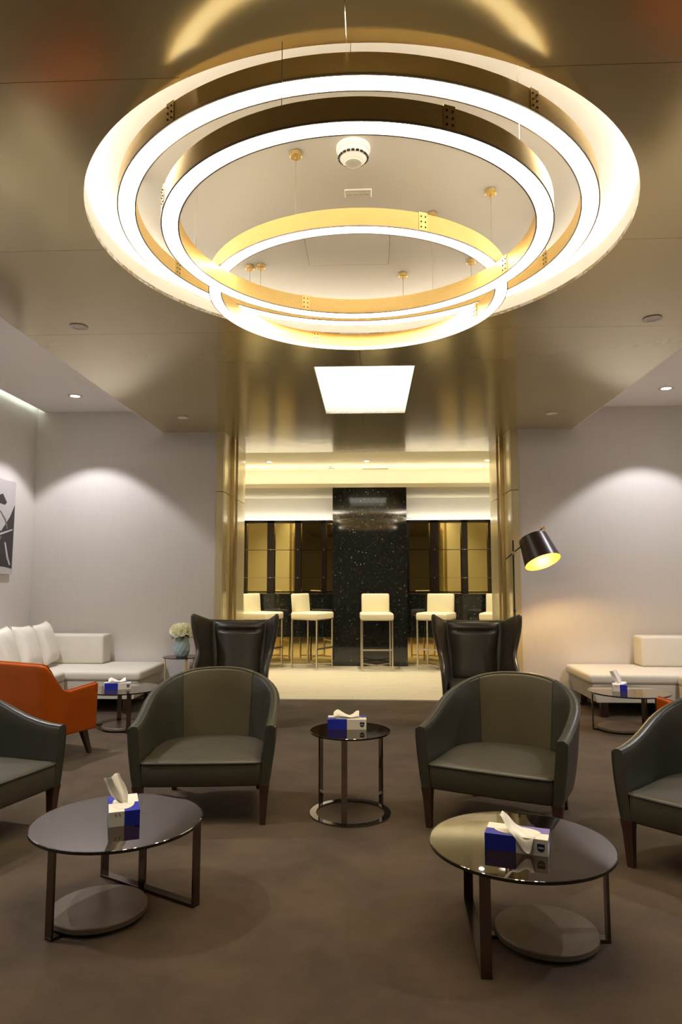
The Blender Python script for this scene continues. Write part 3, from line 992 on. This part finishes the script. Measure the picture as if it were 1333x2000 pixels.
for k, (py, lab) in enumerate(zip((7.53, 7.12, 6.70, 6.28), labels)):
    if p0 is None:
        o = p0 = obj('pillow', pillow_mesh(), M_pillow, smooth=80)
        b = NB()
        n = 48
        pts = []
        for i in range(n):
            a = 2 * pi * i / n
            c, s_ = cos(a), sin(a)
            m_ = max(abs(c), abs(s_)); u, v = c / m_, s_ / m_
            pin = 1 - .07 * (1 - abs(u) ** 2) * abs(v) ** 3; pin2 = 1 - .07 * (1 - abs(v) ** 2) * abs(u) ** 3
            pts.append((0, u * .201 * pin2, v * .236 * pin))
        tube(b, pts, .004, 6, loop=True)
        obj('piping', b, M_pillow, p0)
    else:
        o = p0.copy(); COL.objects.link(o)
        for ch in p0.children:
            c = ch.copy(); COL.objects.link(c); c.parent = o
    o.location = (-3.585 - .005 * k, py - .03, .685)
    o.rotation_euler = (R((4, -3, 3, -2)[k]), R(-17 - (k % 2) * 3), R((4, 2, 4, 2)[k]))
    o['label'] = lab; o['category'] = 'pillow'; o['group'] = 'ivory pillows on the left sofa'

# ---------------------------------------------------------------- bar stools
def make_stool(label):
    t = thing('bar_stool', label, 'stool')
    # faces -y
    b = bx(NB(), (0, 0, .808), (.50, .50, .115), bev=.03, seg=3)
    obj('seat', b, M_stool, t, smooth=60)
    b = NB(); bx(b, (0, .225, 1.0), (.44, .075, .30), rot=rotm('X', R(-5)), bev=.025, seg=3)
    obj('backrest', b, M_stool, t, smooth=60)
    for sx in (-1, 1):
        for sy in (-1, 1):
            b = NB(); bx(b, (sx * .228, sy * .228, .388), (.022, .022, .752))
            obj('leg', b, M_steel, t, smooth=0)
    obj('seat_frame', box(-.24, .24, -.24, .24, .748, .762), M_steel, t, smooth=0)
    obj('footrest', box(-.228, .228, -.238, -.220, .30, .325), M_steel, t, smooth=0)
    for a in (45, -45):
        b = NB(); bx(b, (0, 0, .06), (.63, .016, .016), rot=rotm('Z', R(a)))
        obj('brace', b, M_steel, t, smooth=0)
    return t
SG = 'ivory bar stools along the counter'
st = make_stool('ivory bar stool straight in front of the black column'); st['group'] = SG
st.location = (.10, 10.70, .012); st.rotation_euler = (0, 0, R(3))
def stool(x, y, a, lab):
    return dup(st, (x, y, .012), R(a), lab, SG)
stool(-.905, 10.84, 62, 'ivory bar stool left of the column, turned to the right')
stool(-1.70, 10.80, 62, 'ivory bar stool farthest left, above the left wing chair')
stool(1.03, 10.75, -24, 'ivory bar stool right of the column, behind the right wing chair')
stool(1.98, 10.75, -20, 'ivory bar stool farthest right, half hidden by the gold jamb')

# ---------------------------------------------------------------- floor lamp
t = thing('floor_lamp', 'black floor lamp with tilted dark drum shade and gold inside, by the right jamb', 'lamp', (1.561, 7.5, 0))
obj('base', lathe(NB(), [(.15, 0), (.15, .015), (.145, .02), (.02, .022)], 40), M_black, t)
b = NB(); tube(b, [(0, 0, .02), (0, 0, 1.815)], .009, 10); tube(b, [(0, 0, 1.04), (0, 0, 1.07)], .014, 10)
obj('pole', b, M_black, t)
bd = (Vector((1.882, 0, 1.944)) - Vector((1.476, 0, 1.61))).normalized()
p0_ = Vector((-.085, -.02, 1.61)); p1_ = Vector((.32, -.02, 1.944))
b = NB(); tube(b, [p0_, p1_], .007, 10)
obj('arm', b, M_black, t)
b = NB(); tube(b, [p1_ - bd * .01, p1_ + bd * .02], .012, 10); tube(b, [p1_ + Vector((-.03, 0, .012)), p1_ + Vector((.03, 0, -.010))], .006, 8)
obj('knob', b, M_brassd, t)
b = NB(); tube(b, [(0, -.03, 1.675), (0, .015, 1.675)], .018, 12); obj('joint', b, M_brassd, t)
# shade, axis tilted
sx = thing('tmp', '', '') if 0 else None
ax = Vector((.27, -.45, -1)).normalized()
u_ = ax.cross(Vector((0, 1, 0))).normalized(); v_ = ax.cross(u_)
topc = Vector((.225, .04, 1.842))
def srow(r, d):
    c = topc + ax * d
    return [c + (u_ * cos(2 * pi * k / 48) + v_ * sin(2 * pi * k / 48)) * r for k in range(48)]
b = NB(); loft(b, [srow(.155, 0), srow(.196, .30)], cap0=False, cap1=False)
bmesh.ops.recalc_face_normals(b, faces=b.faces)
loft(b, [srow(.155, 0), srow(.152, 0)], cap0=False, cap1=False); loft(b, [srow(.196, .30), srow(.193, .30)], cap0=False, cap1=False)
sh = obj('shade', b, M_shade, t)
b = NB(); loft(b, [srow(.152, .0), srow(.193, .2995)], cap0=False, cap1=False)
obj('lining', b, M_gold, sh, label='gold lining inside the shade')
b = NB(); loft(b, [srow(.150, .012), srow(.150, .016)])
obj('top_disc', b, M_gold, sh)
bulbc = topc + ax * .15
b = NB(); bmesh.ops.create_uvsphere(b, u_segments=16, v_segments=10, radius=.028, matrix=Matrix.Translation(bulbc))
M_bulb = emitter('lamp_bulb', (1, .66, .22), 25)
obj('bulb_glass', b, M_bulb, t)
light('bulb', 'POINT', t, bulbc + ax * .065, LAMP_W, (1, .70, .26), shadow_soft_size=.03)

# ---------------------------------------------------------------- vase and flowers
b = NB()
prof = [(.0, 0), (.058, 0), (.064, .004), (.077, .035), (.086, .08), (.084, .125), (.073, .17), (.066, .20), (.070, .23), (.073, .236), (.068, .236), (.060, .205)]
seg = 64
rings = []
for r, z in prof[1:]:
    ringp = []
    for k in range(seg):
        a = 2 * pi * k / seg
        rr = r
        ringp.append((rr * cos(a), rr * sin(a), z))
    rings.append(ringp)
loft(b, rings, cap1=False)
va = obj('vase', b, M_vase, loc=(-2.105, 7.67, .531), smooth=60, label='pale blue lattice patterned vase on the gold-legged side table', category='vase')
def vr(z):
    for (r0, z0), (r1, z1) in zip(prof[1:10], prof[2:10]):
        if z0 <= z <= z1 and z1 > z0:
            return lerp(r0, r1, (z - z0) / (z1 - z0))
    return .045
b = NB()
for d in (1, -1):
    for k in range(12):
        pts = []
        for q in range(13):
            z = .012 + .188 * q / 12
            a = 2 * pi * k / 12 + d * 1.3 * q / 12
            pts.append((vr(z) * cos(a), vr(z) * sin(a), z))
        tube(b, pts, .0042, 5)
obj('lattice', b, M_vase, va)
bq = thing('bouquet', 'round bunch of cream roses in the pale blue vase', 'flowers', (-2.105, 7.67, .725))
def rose_mesh():
    b = NB()
    for ring, (cnt, rad, ht, op) in enumerate(((3, .010, .034, .1), (4, .020, .030, .45), (5, .030, .022, .85))):
        for k in range(cnt):
            a0 = 2 * pi * k / cnt + ring * .7
            da = pi / cnt * 1.35
            V = []
            for j in range(4):
                v = j / 3
                rowv = []
                for i in range(4):
                    u = -1 + 2 * i / 3
                    a = a0 + u * da * (1 - .25 * v * v)
                    r = rad * (.35 + .65 * sin(v * pi / 2)) + op * .012 * v * v
                    z = ht * v * (1 - .18 * u * u) - .012
                    rowv.append(b.verts.new((r * cos(a), r * sin(a), z)))
                V.append(rowv)
            for j in range(3):
                for i in range(3):
                    b.faces.new((V[j][i], V[j][i + 1], V[j + 1][i + 1], V[j + 1][i]))
    return b
f0 = obj('rose', rose_mesh(), M_petal, bq, smooth=60)
dirs = []
for k in range(30):
    z = 1 - (k + .5) / 30 * 1.2
    a = k * 2.39996
    s_ = math.sqrt(max(0, 1 - z * z))
    dirs.append(Vector((s_ * cos(a), s_ * sin(a), z)))
for k, d in enumerate(dirs):
    o = f0 if k == 0 else f0.copy()
    if k:
        COL.objects.link(o); o.parent = bq
    o.scale = (1.3, 1.3, 1.3)
    o.location = Vector((d.x * .118, d.y * .118, .085 + d.z * .072))
    o.rotation_euler = d.to_track_quat('Z', 'Y').to_euler()
b = NB()
for (a, p, q) in ((0, 1, 2), (1, 1, 2)):
    pass
V = [b.verts.new(p) for p in ((0, 0, 0), (.018, .025, .004), (.012, .06, -.002), (0, .085, -.012), (-.012, .06, -.002), (-.018, .025, .004), (0, .03, -.004), (0, .06, -.008))]
for f in ((0, 1, 6), (1, 2, 7, 6), (2, 3, 7), (3, 4, 7), (4, 5, 6, 7), (5, 0, 6)):
    b.faces.new([V[i] for i in f])
l0 = obj('leaf', b, M_leaf, bq, smooth=60)
for k in range(10):
    o = l0 if k == 0 else l0.copy()
    if k:
        COL.objects.link(o); o.parent = bq
    a = 2 * pi * k / 10
    o.location = (.055 * cos(a), .055 * sin(a), .045)
    o.rotation_euler = (R(-15 - 8 * (k % 3)), 0, a - pi / 2)
b = NB()
for k in range(6):
    a = k * pi / 3
    tube(b, [(.012 * cos(a), .012 * sin(a), -.10), (.02 * cos(a), .02 * sin(a), .0), (.05 * cos(a), .05 * sin(a), .08)], .003, 5)
obj('stems', b, M_leaf, bq)

# ---------------------------------------------------------------- wall things
t = thing('wall_art', 'black and white print on canvas hanging on the left wall', 'picture', (WL + .001, 6.95, 1.97))
obj('canvas', box(0, .035, -.62, .60, -.52, .52), M_canvas, t, smooth=0)
def patch(poly, m, e=.0362):
    b = NB(); loft(b, [[(.0352, y, z) for y, z in poly], [(e, y, z) for y, z in poly]])
    obj('print', b, m, t, smooth=0)
# abstract charcoal shapes on the print
patch([(-.6, -.03), (.33, -.05), (.50, .12), (.59, .26), (.59, .03), (.58, -.46), (.42, -.44), (-.6, -.40)], M_ink)
patch([(-.5, .30), (.14, .30), (.33, .36), (.42, .27), (.38, .24), (.12, .26), (-.5, .22)], M_ink)
patch([(-.6, -.085), (.30, -.075), (.56, -.015), (.56, -.03), (.30, -.10), (-.6, -.12)], M_canvas, .0370)
patch([(-.4, -.12), (.20, -.12), (.34, -.11), (.26, -.24), (.0, -.20), (-.4, -.22)], M_inkm, .0370)
patch([(.40, -.17), (.43, -.17), (.50, -.34), (.55, -.42), (.52, -.42), (.46, -.34)], M_canvas, .0370)
patch([(-.3, .13), (.30, .17), (.42, .08), (.46, -.02), (.44, -.02), (.39, .07), (.29, .155), (-.3, .115)], M_inkm, .0368)
t = thing('wall_socket', 'small brownish power socket on the back wall behind the vase table', 'socket', (-2.07, 8.049, .385))
obj('plate', bx(NB(), (0, -.006, 0), (.085, .012, .085), bev=.004), M_socket, t)
for p in ((0, .018), (-.015, -.012), (.015, -.012)):
    b = NB(); bx(b, (p[0], -.0125, p[1]), (.010, .002, .010)); obj('hole', b, M_dark, t, smooth=0)
